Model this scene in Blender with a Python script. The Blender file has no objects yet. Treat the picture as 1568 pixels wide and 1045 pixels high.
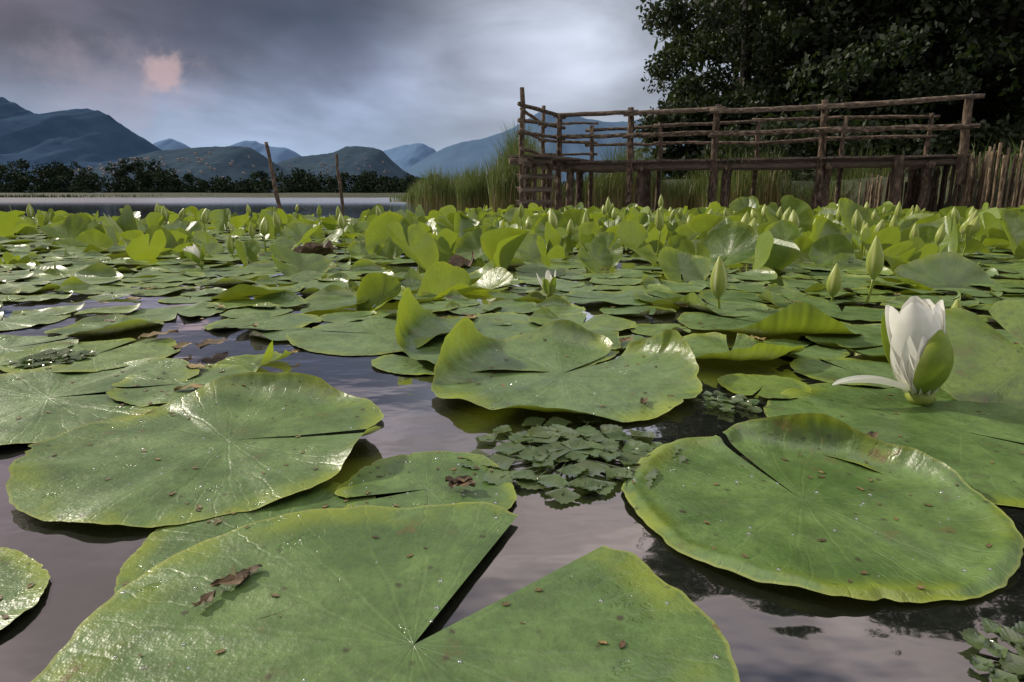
import bpy, math, numpy as np
from mathutils import Vector, Matrix, noise as mnoise
rs = np.random.RandomState(7)
scene = bpy.context.scene
PI = math.pi

# ---------------------------------------------------------------- mesh helpers
class Acc:
    def __init__(s): s.v=[];s.f=[];s.uv=[];s.c=[];s.n=0
    def add(s,v,f,uv=None,c=None):
        v=np.asarray(v,dtype=np.float64).reshape(-1,3); f=np.asarray(f,dtype=np.int64).reshape(-1,4)
        n=len(v)
        s.v.append(v); s.f.append(f+s.n)
        s.uv.append(np.zeros((n,2)) if uv is None else uv)
        if c is None: c=(.5,.5,.5,1)
        c=np.asarray(c,dtype=np.float64)
        if c.ndim==1: c=np.tile(c,(n,1))
        s.c.append(c); s.n+=n
    def build(s,name,mat,smooth=True,parent=None):
        v=np.concatenate(s.v);f=np.concatenate(s.f);uv=np.concatenate(s.uv);c=np.concatenate(s.c)
        me=bpy.data.meshes.new(name)
        me.vertices.add(len(v)); me.vertices.foreach_set('co',v.ravel().astype(np.float32))
        me.loops.add(len(f)*4); me.loops.foreach_set('vertex_index',f.ravel().astype(np.int32))
        me.polygons.add(len(f)); me.polygons.foreach_set('loop_start',(np.arange(len(f))*4).astype(np.int32))
        me.polygons.foreach_set('use_smooth',np.full(len(f),smooth))
        me.update(calc_edges=True); 
        ul=me.uv_layers.new(name='UVMap'); ul.data.foreach_set('uv',uv[f.ravel()].ravel().astype(np.float32))
        ca=me.color_attributes.new('tint','FLOAT_COLOR','POINT'); ca.data.foreach_set('color',c.ravel().astype(np.float32))
        me.validate()
        ob=bpy.data.objects.new(name,me); scene.collection.objects.link(ob)
        me.materials.append(mat)
        if parent: ob.parent=parent
        return ob

def gridfaces(a,b,wrap=False):
    i=np.arange(a-1)[:,None]; nb=b if wrap else b-1
    j=np.arange(nb)[None,:]; j2=(j+1)%b
    return np.stack([i*b+j,(i+1)*b+j,(i+1)*b+j2,i*b+j2],-1).reshape(-1,4)

def tube(acc,pts,rad,sides=8,c=None,cap=True):
    pts=np.asarray(pts,float); n=len(pts); rad=np.broadcast_to(rad,(n,)).astype(float)
    if cap:
        pts=np.vstack([pts[:1],pts,pts[-1:]]); rad=np.concatenate([[1e-4],rad,[1e-4]]); n+=2
    d=pts[-1]-pts[0]; d/=np.linalg.norm(d)+1e-9
    ref=np.array([0,0,1.]) if abs(d[2])<.8 else np.array([1.,0,0])
    a=np.cross(d,ref); a/=np.linalg.norm(a); b=np.cross(d,a)
    t=np.linspace(0,2*PI,sides,endpoint=False)
    ring=np.cos(t)[:,None]*a+np.sin(t)[:,None]*b
    v=pts[:,None,:]+rad[:,None,None]*ring[None]
    acc.add(v.reshape(-1,3),gridfaces(n,sides,True),None,c)

def log(acc,p0,p1,r0,r1=None,wob=.012,seg=9,sides=10,c=None):
    r1=r0 if r1 is None else r1
    p0=np.array(p0,float);p1=np.array(p1,float)
    t=np.linspace(0,1,seg)[:,None]
    off=np.cumsum(rs.normal(0,wob,(seg,3)),0); off-=off[0]+(off[-1]-off[0])*t
    pts=p0+(p1-p0)*t+off
    rad=(r0+(r1-r0)*t[:,0])*(1+rs.normal(0,.07,seg))
    if c is None: c=(rs.rand(),rs.rand(),0,1)
    tube(acc,pts,rad,sides,c)

def box(acc,c0,ax,ay,az,c=None):
    c0=np.array(c0,float);ax=np.array(ax,float);ay=np.array(ay,float);az=np.array(az,float)
    v=[c0+sx*ax+sy*ay+sz*az for sx in(-1,1) for sy in(-1,1) for sz in(-1,1)]
    f=[[0,1,3,2],[4,6,7,5],[0,4,5,1],[2,3,7,6],[0,2,6,4],[1,5,7,3]]
    if c is None: c=(rs.rand(),rs.rand(),0,1)
    acc.add(v,f,None,c)

# ---------------------------------------------------------------- node helpers
def newmat(name):
    m=bpy.data.materials.new(name); m.use_nodes=True; nt=m.node_tree; nt.nodes.clear()
    return m,nt
class N:
    def __init__(s,nt): s.nt=nt
    def node(s,t,**k):
        n=s.nt.nodes.new(t)
        for a,b in k.items(): setattr(n,a,b)
        return n
    def put(s,sock,val):
        if isinstance(val,bpy.types.NodeSocket): s.nt.links.new(val,sock)
        else: sock.default_value=val
    def m(s,op,a,b=0.0,c=None,clamp=False):
        n=s.node('ShaderNodeMath',operation=op,use_clamp=clamp)
        s.put(n.inputs[0],a); s.put(n.inputs[1],b)
        if c is not None: s.put(n.inputs[2],c)
        return n.outputs[0]
    def vm(s,op,a,b=(0,0,0)):
        n=s.node('ShaderNodeVectorMath',operation=op); s.put(n.inputs[0],a); s.put(n.inputs[1],b)
        return n.outputs['Value'] if op in('DISTANCE','LENGTH','DOT_PRODUCT') else n.outputs[0]
    def mr(s,v,a,b,c=0.,d=1.,smooth=True):
        n=s.node('ShaderNodeMapRange',interpolation_type='SMOOTHSTEP' if smooth else 'LINEAR')
        s.put(n.inputs[0],v)
        for i,x in enumerate((a,b,c,d)): s.put(n.inputs[i+1],x)
        return n.outputs[0]
    def noise(s,vec,scale,detail=4,rough=.55,dist=0.):
        n=s.node('ShaderNodeTexNoise'); 
        if vec is not None: s.put(n.inputs['Vector'],vec)
        n.inputs['Scale'].default_value=scale;n.inputs['Detail'].default_value=detail
        n.inputs['Roughness'].default_value=rough;n.inputs['Distortion'].default_value=dist
        return n.outputs['Fac']
    def mix(s,f,a,b,bt='MIX'):
        n=s.node('ShaderNodeMix',data_type='RGBA',blend_type=bt)
        s.put(n.inputs[0],f)
        for k,x in((6,a),(7,b)):
            if isinstance(x,tuple) and len(x)==3: x=x+(1,)
            s.put(n.inputs[k],x)
        return n.outputs[2]
    def ramp(s,f,stops,interp='LINEAR'):
        n=s.node('ShaderNodeValToRGB'); s.put(n.inputs[0],f); r=n.color_ramp; r.interpolation=interp
        while len(r.elements)<len(stops): r.elements.new(.5)
        for e,(p,c) in zip(r.elements,stops): e.position=p; e.color=tuple(c)+(1,) if len(c)==3 else c
        return n.outputs[0]
    def bump(s,h,strength,dist):
        n=s.node('ShaderNodeBump'); s.put(n.inputs['Height'],h); n.inputs['Strength'].default_value=strength
        n.inputs['Distance'].default_value=dist; return n.outputs[0]
    def out(s,sh): o=s.node('ShaderNodeOutputMaterial'); s.nt.links.new(sh,o.inputs[0])
    def prin(s,col,rough=.6,normal=None,spec=None,ior=None):
        p=s.node('ShaderNodeBsdfPrincipled')
        if isinstance(col,tuple) and len(col)==3: col=col+(1,)
        s.put(p.inputs['Base Color'],col); s.put(p.inputs['Roughness'],rough)
        if normal is not None: s.put(p.inputs['Normal'],normal)
        if spec is not None: s.put(p.inputs['Specular IOR Level'],spec)
        if ior: p.inputs['IOR'].default_value=ior
        return p
    def attr(s,name='tint'):
        a=s.node('ShaderNodeAttribute',attribute_name=name); sp=s.node('ShaderNodeSeparateColor')
        s.nt.links.new(a.outputs['Color'],sp.inputs[0]); return sp.outputs
    def pos(s): return s.node('ShaderNodeNewGeometry').outputs['Position']
    def mixsh(s,f,a,b):
        n=s.node('ShaderNodeMixShader'); s.put(n.inputs[0],f); s.nt.links.new(a,n.inputs[1]); s.nt.links.new(b,n.inputs[2]); return n.outputs[0]

# ---------------------------------------------------------------- materials
def mat_pad():
    m,nt=newmat('lily_pad_leaf'); n=N(nt)
    uv=n.node('ShaderNodeUVMap',uv_map='UVMap').outputs[0]
    sp=n.node('ShaderNodeSeparateXYZ'); nt.links.new(uv,sp.inputs[0])
    x=n.m('MULTIPLY',n.m('SUBTRACT',sp.outputs[0],.5),2.); y=n.m('MULTIPLY',n.m('SUBTRACT',sp.outputs[1],.5),2.)
    r=n.m('SQRT',n.m('ADD',n.m('MULTIPLY',x,x),n.m('MULTIPLY',y,y)))
    ang=n.m('ARCTAN2',y,x)
    pos=n.pos(); t=n.attr()
    big=n.noise(pos,9,4,.62)
    fine=n.noise(pos,110,3,.7)
    dn=n.noise(pos,19,5,.72)
    angw=n.m('ADD',ang,n.m('ADD',n.m('MULTIPLY',n.m('SUBTRACT',big,.5),.3),n.m('MULTIPLY',n.m('SUBTRACT',dn,.5),.06)))
    v1=n.m('MULTIPLY',n.m('ABSOLUTE',n.m('SINE',n.m('MULTIPLY',angw,9.))),n.m('ADD',r,.12))
    vein=n.m('MULTIPLY',n.mr(v1,.0,.18,1.,0.),n.mr(r,.35,1.,.42,.2))
    v2=n.m('MULTIPLY',n.m('ABSOLUTE',n.m('SINE',n.m('MULTIPLY',n.m('ADD',angw,.5),23.))),r)
    vein2=n.m('MULTIPLY',n.mr(v2,.0,.25,1.,0.),n.mr(r,.4,.8,0.,.35))
    vn=n.m('MAXIMUM',vein,vein2)
    base=n.mix(n.mr(big,.33,.67),(.044,.094,.016),(.105,.178,.040))
    base=n.mix(n.m('MULTIPLY',t[0],.7),base,(.145,.215,.082))
    base=n.mix(n.m('MULTIPLY',n.mr(t[1],.5,1.),.55),base,(.18,.25,.016))
    base=n.mix(n.m('MULTIPLY',vn,.2),base,(.2,.29,.1))
    base=n.mix(n.mr(fine,.4,.75,0.,.45),base,(.04,.067,.018))
    base=n.mix(n.mr(dn,.45,.62,0.,.45),base,(.042,.078,.02))
    ye=n.m('MULTIPLY',n.mr(r,.76,1.),n.mr(big,.4,.57,1.,0.))
    base=n.mix(n.m('MULTIPLY',ye,.5),base,(.29,.34,.015))
    rim=n.mr(r,.978,.994); base=n.mix(n.m('MULTIPLY',rim,.5),base,(.26,.28,.06))
    vo=n.node('ShaderNodeTexVoronoi',feature='F1'); nt.links.new(pos,vo.inputs['Vector']); vo.inputs['Scale'].default_value=48
    dd=n.m('ADD',vo.outputs['Distance'],n.m('MULTIPLY',fine,.35))
    sepc=n.node('ShaderNodeSeparateColor'); nt.links.new(vo.outputs['Color'],sepc.inputs[0])
    spot=n.m('MULTIPLY',n.mr(dd,.22,.38,1.,0.),n.mr(sepc.outputs[0],.62,.66))
    base=n.mix(n.m('MULTIPLY',spot,.85),base,(.035,.03,.012))
    decay=n.m('MULTIPLY',n.mr(dn,.61,.67),n.mr(r,.3,.95,.35,1.))
    base=n.mix(n.m('MULTIPLY',decay,.75),base,(.12,.085,.03))
    geo=n.node('ShaderNodeNewGeometry')
    under=n.mix(n.m('MULTIPLY',vn,.5),(.15,.22,.02),(.26,.31,.06))
    under=n.mix(n.mr(t[2],.05,.5),(.035,.035,.012),under)  # dark natural underside of floating pads, also coloured to pass for contact shadow
    col=n.mix(n.m('MULTIPLY',geo.outputs['Backfacing'],.9),base,under)
    wet=n.mr(dn,.375,.35)
    rough=n.mr(wet,0,1,n.mr(big,.3,.7,.30,.46),.16)
    h=n.m('ADD',n.m('MULTIPLY',vn,-.5),n.m('ADD',n.m('MULTIPLY',n.m('MULTIPLY',fine,n.m('SUBTRACT',1.,wet)),.4),n.m('MULTIPLY',dn,2.0)))
    b=n.bump(h,.7,.0022)
    p=n.prin(col,rough,b,.68)
    tr=n.node('ShaderNodeBsdfTranslucent'); n.put(tr.inputs[0],n.mix(.55,col,(.5,.62,.03)))
    n.out(n.mixsh(n.m('MULTIPLY',n.mr(t[2],.03,.8,0.,1.,False),.42),p.outputs[0],tr.outputs[0]))
    return m
def mat_simple(name,stops,scale,rough=.7,bump=.3,bdist=.01,stretch=None,tintmix=None,trans=None,spec=.5,detail=4):
    m,nt=newmat(name); n=N(nt); pos=n.pos()
    vec=pos if stretch is None else n.vm('MULTIPLY',pos,stretch)
    f=n.noise(vec,scale,detail,.62)
    col=n.ramp(f,stops)
    if tintmix:
        t=n.attr(); col=n.mix(n.m('MULTIPLY',t[0],tintmix[1]),col,tintmix[0])
        if len(tintmix)>2: col=n.mix(n.m('MULTIPLY',t[1],tintmix[3]),col,tintmix[2])
    p=n.prin(col,rough,n.bump(f,bump,bdist) if bump>0 else None,spec); sh=p.outputs[0]
    if trans:
        tr=n.node('ShaderNodeBsdfTranslucent'); n.put(tr.inputs[0],n.mix(.6,col,trans[0])); sh=n.mixsh(trans[1],sh,tr.outputs[0])
    n.out(sh); return m

M_pad=mat_pad()
M_bark=mat_simple('weathered_log',[(.35,(.016,.011,.008)),(.5,(.068,.046,.031)),(.66,(.25,.18,.125))],7,.9,1.,.03,(3,3,1.1),((.22,.17,.13),.25,(.02,.014,.01),.4),None,.2)
M_trunk=mat_simple('tree_bark',[(.35,(.01,.009,.006)),(.66,(.04,.034,.026))],7,.95,.8,.03,(3,3,1.1),None,None,.1)
M_rail=mat_simple('weathered_rail',[(.35,(.022,.016,.012)),(.5,(.095,.069,.05)),(.66,(.32,.245,.18))],7,.9,1.,.03,(1.2,3,5),((.27,.22,.18),.3,(.03,.022,.016),.4),None,.2)
M_plank=mat_simple('deck_plank',[(.3,(.035,.027,.02)),(.6,(.11,.084,.064)),(.8,(.21,.17,.13))],5,.9,.6,.01,(1,1,6),((.18,.15,.12),.4),None,.2)
M_stake=mat_simple('palisade_wood',[(.34,(.02,.014,.009)),(.5,(.11,.078,.048)),(.66,(.34,.26,.17))],6,.9,1.,.03,(6,6,1.5),((.32,.25,.17),.45,(.012,.009,.006),.9),None,.2)
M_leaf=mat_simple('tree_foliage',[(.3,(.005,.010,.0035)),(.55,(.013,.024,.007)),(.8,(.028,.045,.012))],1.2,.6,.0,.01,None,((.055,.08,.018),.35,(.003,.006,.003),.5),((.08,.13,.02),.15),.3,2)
M_farleaf=mat_simple('far_foliage',[(.3,(.008,.015,.010)),(.55,(.016,.028,.014)),(.8,(.03,.047,.02))],.15,.9,.0,.01,None,((.036,.053,.024),.6),None,.1,2)
M_reed=mat_simple('reed_blade',[(.3,(.022,.042,.01)),(.6,(.052,.085,.018)),(.8,(.095,.125,.03))],2,.5,.0,.01,None,((.29,.19,.10),.95,(.11,.145,.035),.5),((.2,.28,.04),.2),.3,2)
M_farreed=mat_simple('far_reed_blade',[(.3,(.025,.038,.013)),(.7,(.05,.068,.026))],.3,.8,.0,.01,None,((.10,.095,.045),.6),None,.2,2)
M_ground=mat_simple('shore_soil_grass',[(.3,(.012,.017,.008)),(.55,(.03,.04,.015)),(.75,(.06,.055,.03))],1.3,.95,.6,.05)
M_debris=mat_simple('dead_leaf',[(.3,(.02,.011,.006)),(.55,(.09,.055,.026)),(.8,(.28,.18,.08))],60,.7,.6,.003,None,((.40,.29,.08),.5))
M_trapa=mat_simple('water_chestnut_leaf',[(.3,(.025,.055,.018)),(.55,(.06,.105,.033)),(.8,(.15,.2,.085))],50,.22,.5,.002,None,((.12,.18,.07),.5,(.08,.05,.03),.3),((.2,.3,.03),.1),.8)
M_house=mat_simple('house_plaster',[(.3,(.2,.2,.21)),(.7,(.28,.28,.29))],.05,.9,.0,.01,None,((.12,.1,.1),.9))

def mat_flower(name):
    m,nt=newmat(name); n=N(nt); pos=n.pos(); t=n.attr()
    f=n.noise(pos,70,3)
    wc=n.mix(f,(.74,.73,.66),(.9,.89,.84)); 
    wc=n.mix(n.m('MULTIPLY',t[1],.6),wc,(.62,.66,.25))
    gc=n.mix(f,(.14,.22,.015),(.28,.36,.04))
    gc=n.mix(n.m('MULTIPLY',t[1],.8),gc,(.62,.62,.2))
    col=n.mix(t[0],wc,gc)
    p=n.prin(col,.38,n.bump(f,.3,.001),.5)
    tr=n.node('ShaderNodeBsdfTranslucent'); n.put(tr.inputs[0],col)
    n.out(n.mixsh(.25,p.outputs[0],tr.outputs[0])); return m
M_flower=mat_flower('water_lily_petal')

def mat_water():
    m,nt=newmat('lake_water'); n=N(nt); pos=n.pos()
    v=n.vm('MULTIPLY',pos,(1.,1.6,1.))
    h=n.m('ADD',n.noise(v,5,1,.5),n.m('MULTIPLY',n.noise(v,26,1,.5),.12))
    b=n.bump(h,.16,.02)
    sy=n.node('ShaderNodeSeparateXYZ'); nt.links.new(pos,sy.inputs[0])
    d=n.prin((.010,.012,.010),.3,None,.2)
    g=n.node('ShaderNodeBsdfGlossy'); n.put(g.inputs['Roughness'],n.mr(sy.outputs[1],10.,40.,.03,.2)); g.inputs[0].default_value=(1,.97,.96,1); nt.links.new(b,g.inputs['Normal'])
    fr=n.node('ShaderNodeFresnel'); fr.inputs[0].default_value=1.34; nt.links.new(b,fr.inputs['Normal'])
    f=n.m('ADD',.42,n.m('MULTIPLY',n.m('POWER',fr.outputs[0],.6),.58),clamp=True)
    n.out(n.mixsh(f,d.outputs[0],g.outputs[0])); return m
M_water=mat_water()
def mat_film():
    m,nt=newmat('water_film'); n=N(nt)
    g=n.node('ShaderNodeBsdfGlossy'); g.inputs['Roughness'].default_value=.06
    tr=n.node('ShaderNodeBsdfTransparent'); tr.inputs[0].default_value=(.92,.96,.9,1)
    fr=n.node('ShaderNodeFresnel'); fr.inputs[0].default_value=1.34
    n.out(n.mixsh(n.m('ADD',.3,n.m('MULTIPLY',fr.outputs[0],.7),clamp=True),tr.outputs[0],g.outputs[0])); return m
M_film=mat_film()
def mat_mountain(name,c1,c2,sc):
    m,nt=newmat(name); n=N(nt); pos=n.pos()
    f=n.noise(pos,sc,6,.65)
    n.out(n.prin(n.mix(n.mr(f,.35,.65),c1,c2),.95,None,.0).outputs[0]); return m

# ---------------------------------------------------------------- ground, water
def sst(x,a,b):
    t=np.clip((x-a)/(b-a),0,1); return t*t*(3-2*t)
BY=np.array([-60,0,4,8,10,11.5,13.2,15,17,19,24,40,80,140,200,260,25000]); 
BX=np.array([30,14,11.2,8.9,8.35,8.1,8.0,7.6,5.0,2.6,2.0,3,14,20,0,-800,-30000.])
def bankx(y): return np.interp(y,BY,BX)
def gheight(x,y):
    d=x-bankx(y)
    hb=-.7+1.35*sst(d,-.15,.35)+.8*sst(d,.5,10)
    far=-.7+1.3*sst(y,205,225)
    return np.maximum(hb,far)
def axis(lo,hi,fine_lo,fine_hi,st):
    a=list(np.arange(fine_lo,fine_hi+1e-6,st)); x=fine_hi; s=st
    while x<hi: s*=1.25; x+=s; a.append(x)
    x=fine_lo; s=st; b=[]
    while x>lo: s*=1.25; x-=s; b.append(x)
    return np.array(b[::-1]+a)
gx=axis(-26000,26000,-2,16,.3); gy=np.sort(np.concatenate([axis(-500,26000,0,30,.4),np.array([205,210,215,220,225])]))
X,Y=np.meshgrid(gx,gy,indexing='ij')
Z=gheight(X,Y)+np.where(gheight(X,Y)>0,.08*np.sin(X*1.7)*np.cos(Y*1.3),0)
a=Acc(); a.add(np.stack([X,Y,Z],-1).reshape(-1,3),gridfaces(len(gx),len(gy))[:,::-1]); a.build('ground',M_ground)
a=Acc(); a.add([[-3000,-300,0],[3000,-300,0],[3000,400,0],[-3000,400,0]],[[0,1,2,3]]); a.build('lake_water',M_water,False)

# ---------------------------------------------------------------- mountains (profiles in metres per 1000 m of distance)
def ridge(name,D,depth,prof,mat,seed,amp=.12,nx=260):
    p=np.array(prof,float); k=D/1000.
    xs=np.linspace(p[0,0],p[-1,0],nx)
    hp=np.interp(xs,p[:,0],p[:,1])
    ker=np.exp(-np.linspace(-2,2,9)**2); ker/=ker.sum()
    hp=np.convolve(np.pad(hp,4,'edge'),ker,'valid')
    nr=34; rows=np.linspace(0,1.5,nr)
    V=np.zeros((nx,nr,3))
    for i in range(nx):
        for j in range(nr):
            t=rows[j]; s=(t**.85 if t<=1 else max(0,1-(t-1)*1.6))
            xx=xs[i]*k; yy=D-depth*(1-t)
            nn=mnoise.fractal(Vector((xs[i]*.013+seed*9.1,t*1.6+seed,seed*3.3)),.9,2.1,6)
            nf=mnoise.fractal(Vector((xs[i]*.09+seed*2.1,t*7,seed*1.3)),.9,2.1,4)
            z=hp[i]*k*s*(1+ (amp*2.0*nn*(1-abs(2*min(t,1)-1))) )+hp[i]*k*amp*.2*nf*min(s*2,1)
            V[i,j]=(xx,yy,max(z,0)-2)
    a=Acc(); a.add(V.reshape(-1,3),gridfaces(nx,nr)[:,::-1]); a.build(name,mat)
    return V
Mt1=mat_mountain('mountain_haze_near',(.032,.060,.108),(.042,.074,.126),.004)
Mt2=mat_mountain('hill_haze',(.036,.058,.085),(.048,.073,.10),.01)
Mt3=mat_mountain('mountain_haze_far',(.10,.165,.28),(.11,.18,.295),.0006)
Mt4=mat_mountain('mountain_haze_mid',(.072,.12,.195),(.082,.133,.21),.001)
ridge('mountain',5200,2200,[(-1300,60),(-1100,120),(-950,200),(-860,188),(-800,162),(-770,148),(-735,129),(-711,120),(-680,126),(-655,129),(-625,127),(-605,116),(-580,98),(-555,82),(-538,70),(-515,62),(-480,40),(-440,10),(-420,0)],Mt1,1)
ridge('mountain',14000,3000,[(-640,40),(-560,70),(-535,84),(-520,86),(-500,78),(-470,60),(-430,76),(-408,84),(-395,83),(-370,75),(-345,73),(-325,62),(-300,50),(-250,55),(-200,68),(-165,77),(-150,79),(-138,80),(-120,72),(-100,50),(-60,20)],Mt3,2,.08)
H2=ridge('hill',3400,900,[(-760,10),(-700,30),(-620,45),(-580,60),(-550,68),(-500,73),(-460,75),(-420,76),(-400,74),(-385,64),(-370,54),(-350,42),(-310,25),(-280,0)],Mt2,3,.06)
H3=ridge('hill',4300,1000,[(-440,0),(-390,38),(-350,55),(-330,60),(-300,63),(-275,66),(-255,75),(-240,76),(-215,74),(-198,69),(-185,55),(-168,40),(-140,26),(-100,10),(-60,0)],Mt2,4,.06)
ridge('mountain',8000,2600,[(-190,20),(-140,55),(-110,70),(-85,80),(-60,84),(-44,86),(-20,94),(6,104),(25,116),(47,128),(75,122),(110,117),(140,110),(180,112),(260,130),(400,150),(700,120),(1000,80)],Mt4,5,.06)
a=Acc()
for H,cnt,lo,hi in ((H2,90,90,215),(H3,32,50,190)):
    for _ in range(cnt):
        i=rs.randint(lo,hi); j=int(np.clip(rs.normal(12,3),7,18)); x,y,z=H[i,j]
        w,l,h=rs.uniform(3,7),rs.uniform(3,6),rs.uniform(2,4); x+=rs.uniform(-6,6)
        box(a,(x,y,z+h),(w,0,0),(0,l,0),(0,0,h+2),(0,.5,.5,1))
        zt=z+2*h+2
        a.add([[x-w-1,y-l-1,zt],[x+w+1,y-l-1,zt],[x+w+1,y,zt+2.6],[x-w-1,y,zt+2.6],[x+w+1,y+l+1,zt],[x-w-1,y+l+1,zt]],[[0,1,2,3],[3,2,4,5]],None,(1,.5,.5,1))
a.build('village_houses',M_house,False)

# ---------------------------------------------------------------- foliage
def leaves(acc,cent,size,cols):
    n=len(cent); a_=rs.normal(size=(n,3)); a_/=np.linalg.norm(a_,axis=1)[:,None]
    b_=rs.normal(size=(n,3)); b_-=a_*(a_*b_).sum(1)[:,None]; b_/=np.linalg.norm(b_,axis=1)[:,None]
    s=(size*rs.uniform(.6,1.3,n))[:,None]
    v=np.stack([cent+a_*s,cent+b_*s*.55,cent-a_*s,cent-b_*s*.55],1).reshape(-1,3)
    acc.add(v,np.arange(n*4).reshape(-1,4),None,np.repeat(cols,4,0))
def clumps(acc,centers,radii,per,size,zs=.8):
    C=[];K=[]
    for c,r in zip(centers,radii):
        m=int(per*rs.uniform(.6,1.3)); d=rs.normal(size=(m,3)); d/=np.linalg.norm(d,axis=1)[:,None]
        rr=r*rs.uniform(.25,1.05,m)**.6
        p=c+d*rr[:,None]*np.array([1,1,zs]); C.append(p)
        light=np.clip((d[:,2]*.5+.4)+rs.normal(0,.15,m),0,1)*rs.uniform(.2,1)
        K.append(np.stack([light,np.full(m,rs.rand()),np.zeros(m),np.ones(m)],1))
    leaves(acc,np.concatenate(C),size,np.concatenate(K))
def tree(name,x,y,h,cr,nc,per,size,lean=0,low=.25):
    z0=float(gheight(np.array(x),np.array(y)))
    par=bpy.data.objects.new(name,None); scene.collection.objects.link(par)
    w=Acc(); k=np.linspace(0,1,9)
    tr=np.stack([x+lean*k*k+.15*np.sin(k*6),y+.1*np.cos(k*5),z0-.2+k*h*.85],1)
    tube(w,tr,.2*(1-k*.85)*h/12,10)
    cs=[];rr=[]
    for i in range(nc):
        t=rs.uniform(0,1); zz=low+(1-low)*t
        prof=math.sin(PI*min(1,.14+.82*t))**.5
        an=rs.uniform(0,2*PI); q=cr*prof*math.sqrt(rs.uniform(.12,1.))
        c=np.array([x+lean*zz*zz+q*math.cos(an),y+q*math.sin(an),z0+zz*h]); cs.append(c); rr.append(rs.uniform(.14,.32)*cr)
        if i%4==0:
            s=tr[min(8,int(zz*7))]; kk=np.linspace(0,1,6)[:,None]
            b=s+(c-s)*kk; b[:,2]-=.25*np.sin(kk[:,0]*PI)*q*.4
            tube(w,b,.045*(1-.8*kk[:,0])*h/12,6)
    w.build('trunk_and_limbs',M_trunk,True,par)
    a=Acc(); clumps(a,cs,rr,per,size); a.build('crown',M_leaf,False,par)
tree('poplar_tree',7.9,23,14,3.1,150,330,.09,-.3,.06)
tree('poplar_tree',10.6,21.5,14,3.2,110,260,.12,0,.08)
tree('willow_tree',14.2,19.5,13,3.6,110,260,.12,0,.06)
tree('willow_tree',18.5,18.5,12,4.0,110,220,.14,0,.06)
tree('poplar_tree',12.5,27,16,4.5,100,200,.19,0,.05)
tree('poplar_tree',20,26,16,5,90,180,.22,0,.05)
tree('poplar_tree',27,22,14,5,70,150,.22,0,.05)
a=Acc(); cs=[];rr=[]
for _ in range(190):
    x=rs.uniform(5.2,24); y=rs.uniform(17.2,23)-(x-5)*.12; top=rs.uniform(.8,3.8) if x>7 else rs.uniform(.6,2.4)
    cs.append(np.array([x,y,.5+top*rs.rand()**.5])); rr.append(rs.uniform(.5,1.1))
for _ in range(90):
    x=rs.uniform(4.4,9.); y=rs.uniform(20.5,22.5); cs.append(np.array([x,y,rs.uniform(.5,3.4)])); rr.append(rs.uniform(.4,.8))
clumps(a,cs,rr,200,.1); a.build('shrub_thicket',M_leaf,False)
a=Acc(); cs=[];rr=[]
for _ in range(200):
    x=rs.uniform(9,50); y=rs.uniform(29,36); cs.append(np.array([x,y,rs.uniform(.5,15)])); rr.append(rs.uniform(1.4,2.6))
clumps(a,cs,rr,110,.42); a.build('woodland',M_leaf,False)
a=Acc(); cs=[];rr=[]
tx=np.array([-420,-260,-200,-176,-160,-150,-143,-135,-128,-120,-105,-96,-92,-80,-70,-60,-45,-36,-20,20,120]); th=np.array([14,14,12,13,12,9,12.5,14.5,12,8,7.5,7.5,9.5,11.5,10,8.5,8.5,9,7,7,8.])
for _ in range(1100):
    x=rs.uniform(-420,110); H=np.interp(x,tx,th)*rs.uniform(.65,1.05)*(1+.12*math.sin(x*.6)); y=rs.uniform(222,250)
    r=rs.uniform(1.2,3.0)
    cs.append(np.array([x,y,.6+max(0,H-r-1)])); rr.append(r)
    cs.append(np.array([x+rs.uniform(-2,2),y-2,.6+max(0,H-r-1)*rs.uniform(.1,.6)])); rr.append(r*1.15)
clumps(a,cs,rr,80,.5,.9); a.build('distant_tree_line',M_farleaf,False)

def blades(acc,x,y,z,h,w,dry=.35,bend=.25,seg=5):
    n=len(x); t=np.linspace(0,1,seg)
    an=rs.uniform(0,2*PI,n); bd=h*bend*rs.uniform(.1,1.2,n); wa=rs.uniform(0,PI,n)
    wx=np.cos(wa)*w;wy=np.sin(wa)*w
    px=x[:,None]+np.cos(an)[:,None]*bd[:,None]*t**2.2; py=y[:,None]+np.sin(an)[:,None]*bd[:,None]*t**2.2
    pz=z[:,None]+h[:,None]*t-(bd[:,None]*.5*t**3)
    ww=(1-t**2.5)*.95+.05
    L=np.stack([px-wx[:,None]*ww,py-wy[:,None]*ww,pz],-1); R=np.stack([px+wx[:,None]*ww,py+wy[:,None]*ww,pz],-1)
    V=np.stack([L,R],2)
    base=np.array([[k*2,k*2+1,k*2+3,k*2+2] for k in range(seg-1)])
    F=(np.arange(n)[:,None,None]*seg*2+base[None]).reshape(-1,4)
    dryv=np.clip(1.15-t/dry,0,1)[None,:]*rs.uniform(.5,1,n)[:,None]
    dead=(rs.rand(n)<.1)[:,None]*.8; c0=np.maximum(dryv,dead)
    c=np.stack([c0,np.repeat(rs.rand(n)[:,None],seg,1),0*c0,1+0*c0],-1)
    acc.add(V.reshape(-1,3),F,None,np.repeat(c.reshape(n,seg,1,4),2,2).reshape(-1,4))
a=Acc()
def bed(n,x0,x1,y0,y1,h0,h1,w=.012,dry=.35,bend=.25):
    x=rs.uniform(x0,x1,n);y=rs.uniform(y0,y1,n)
    hh=rs.uniform(h0,h1,n)*(.75+.3*np.sin(x*2.3+1)+.15*np.sin(x*5.1+y))
    blades(a,x,y,np.full(n,-.05),np.maximum(hh,.5),np.full(n,w),dry,bend)
bed(2600,-1.6,.6,18.5,21,1.5,2.4); bed(700,-.6,.9,16.8,18.5,1.3,2.1)
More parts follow.
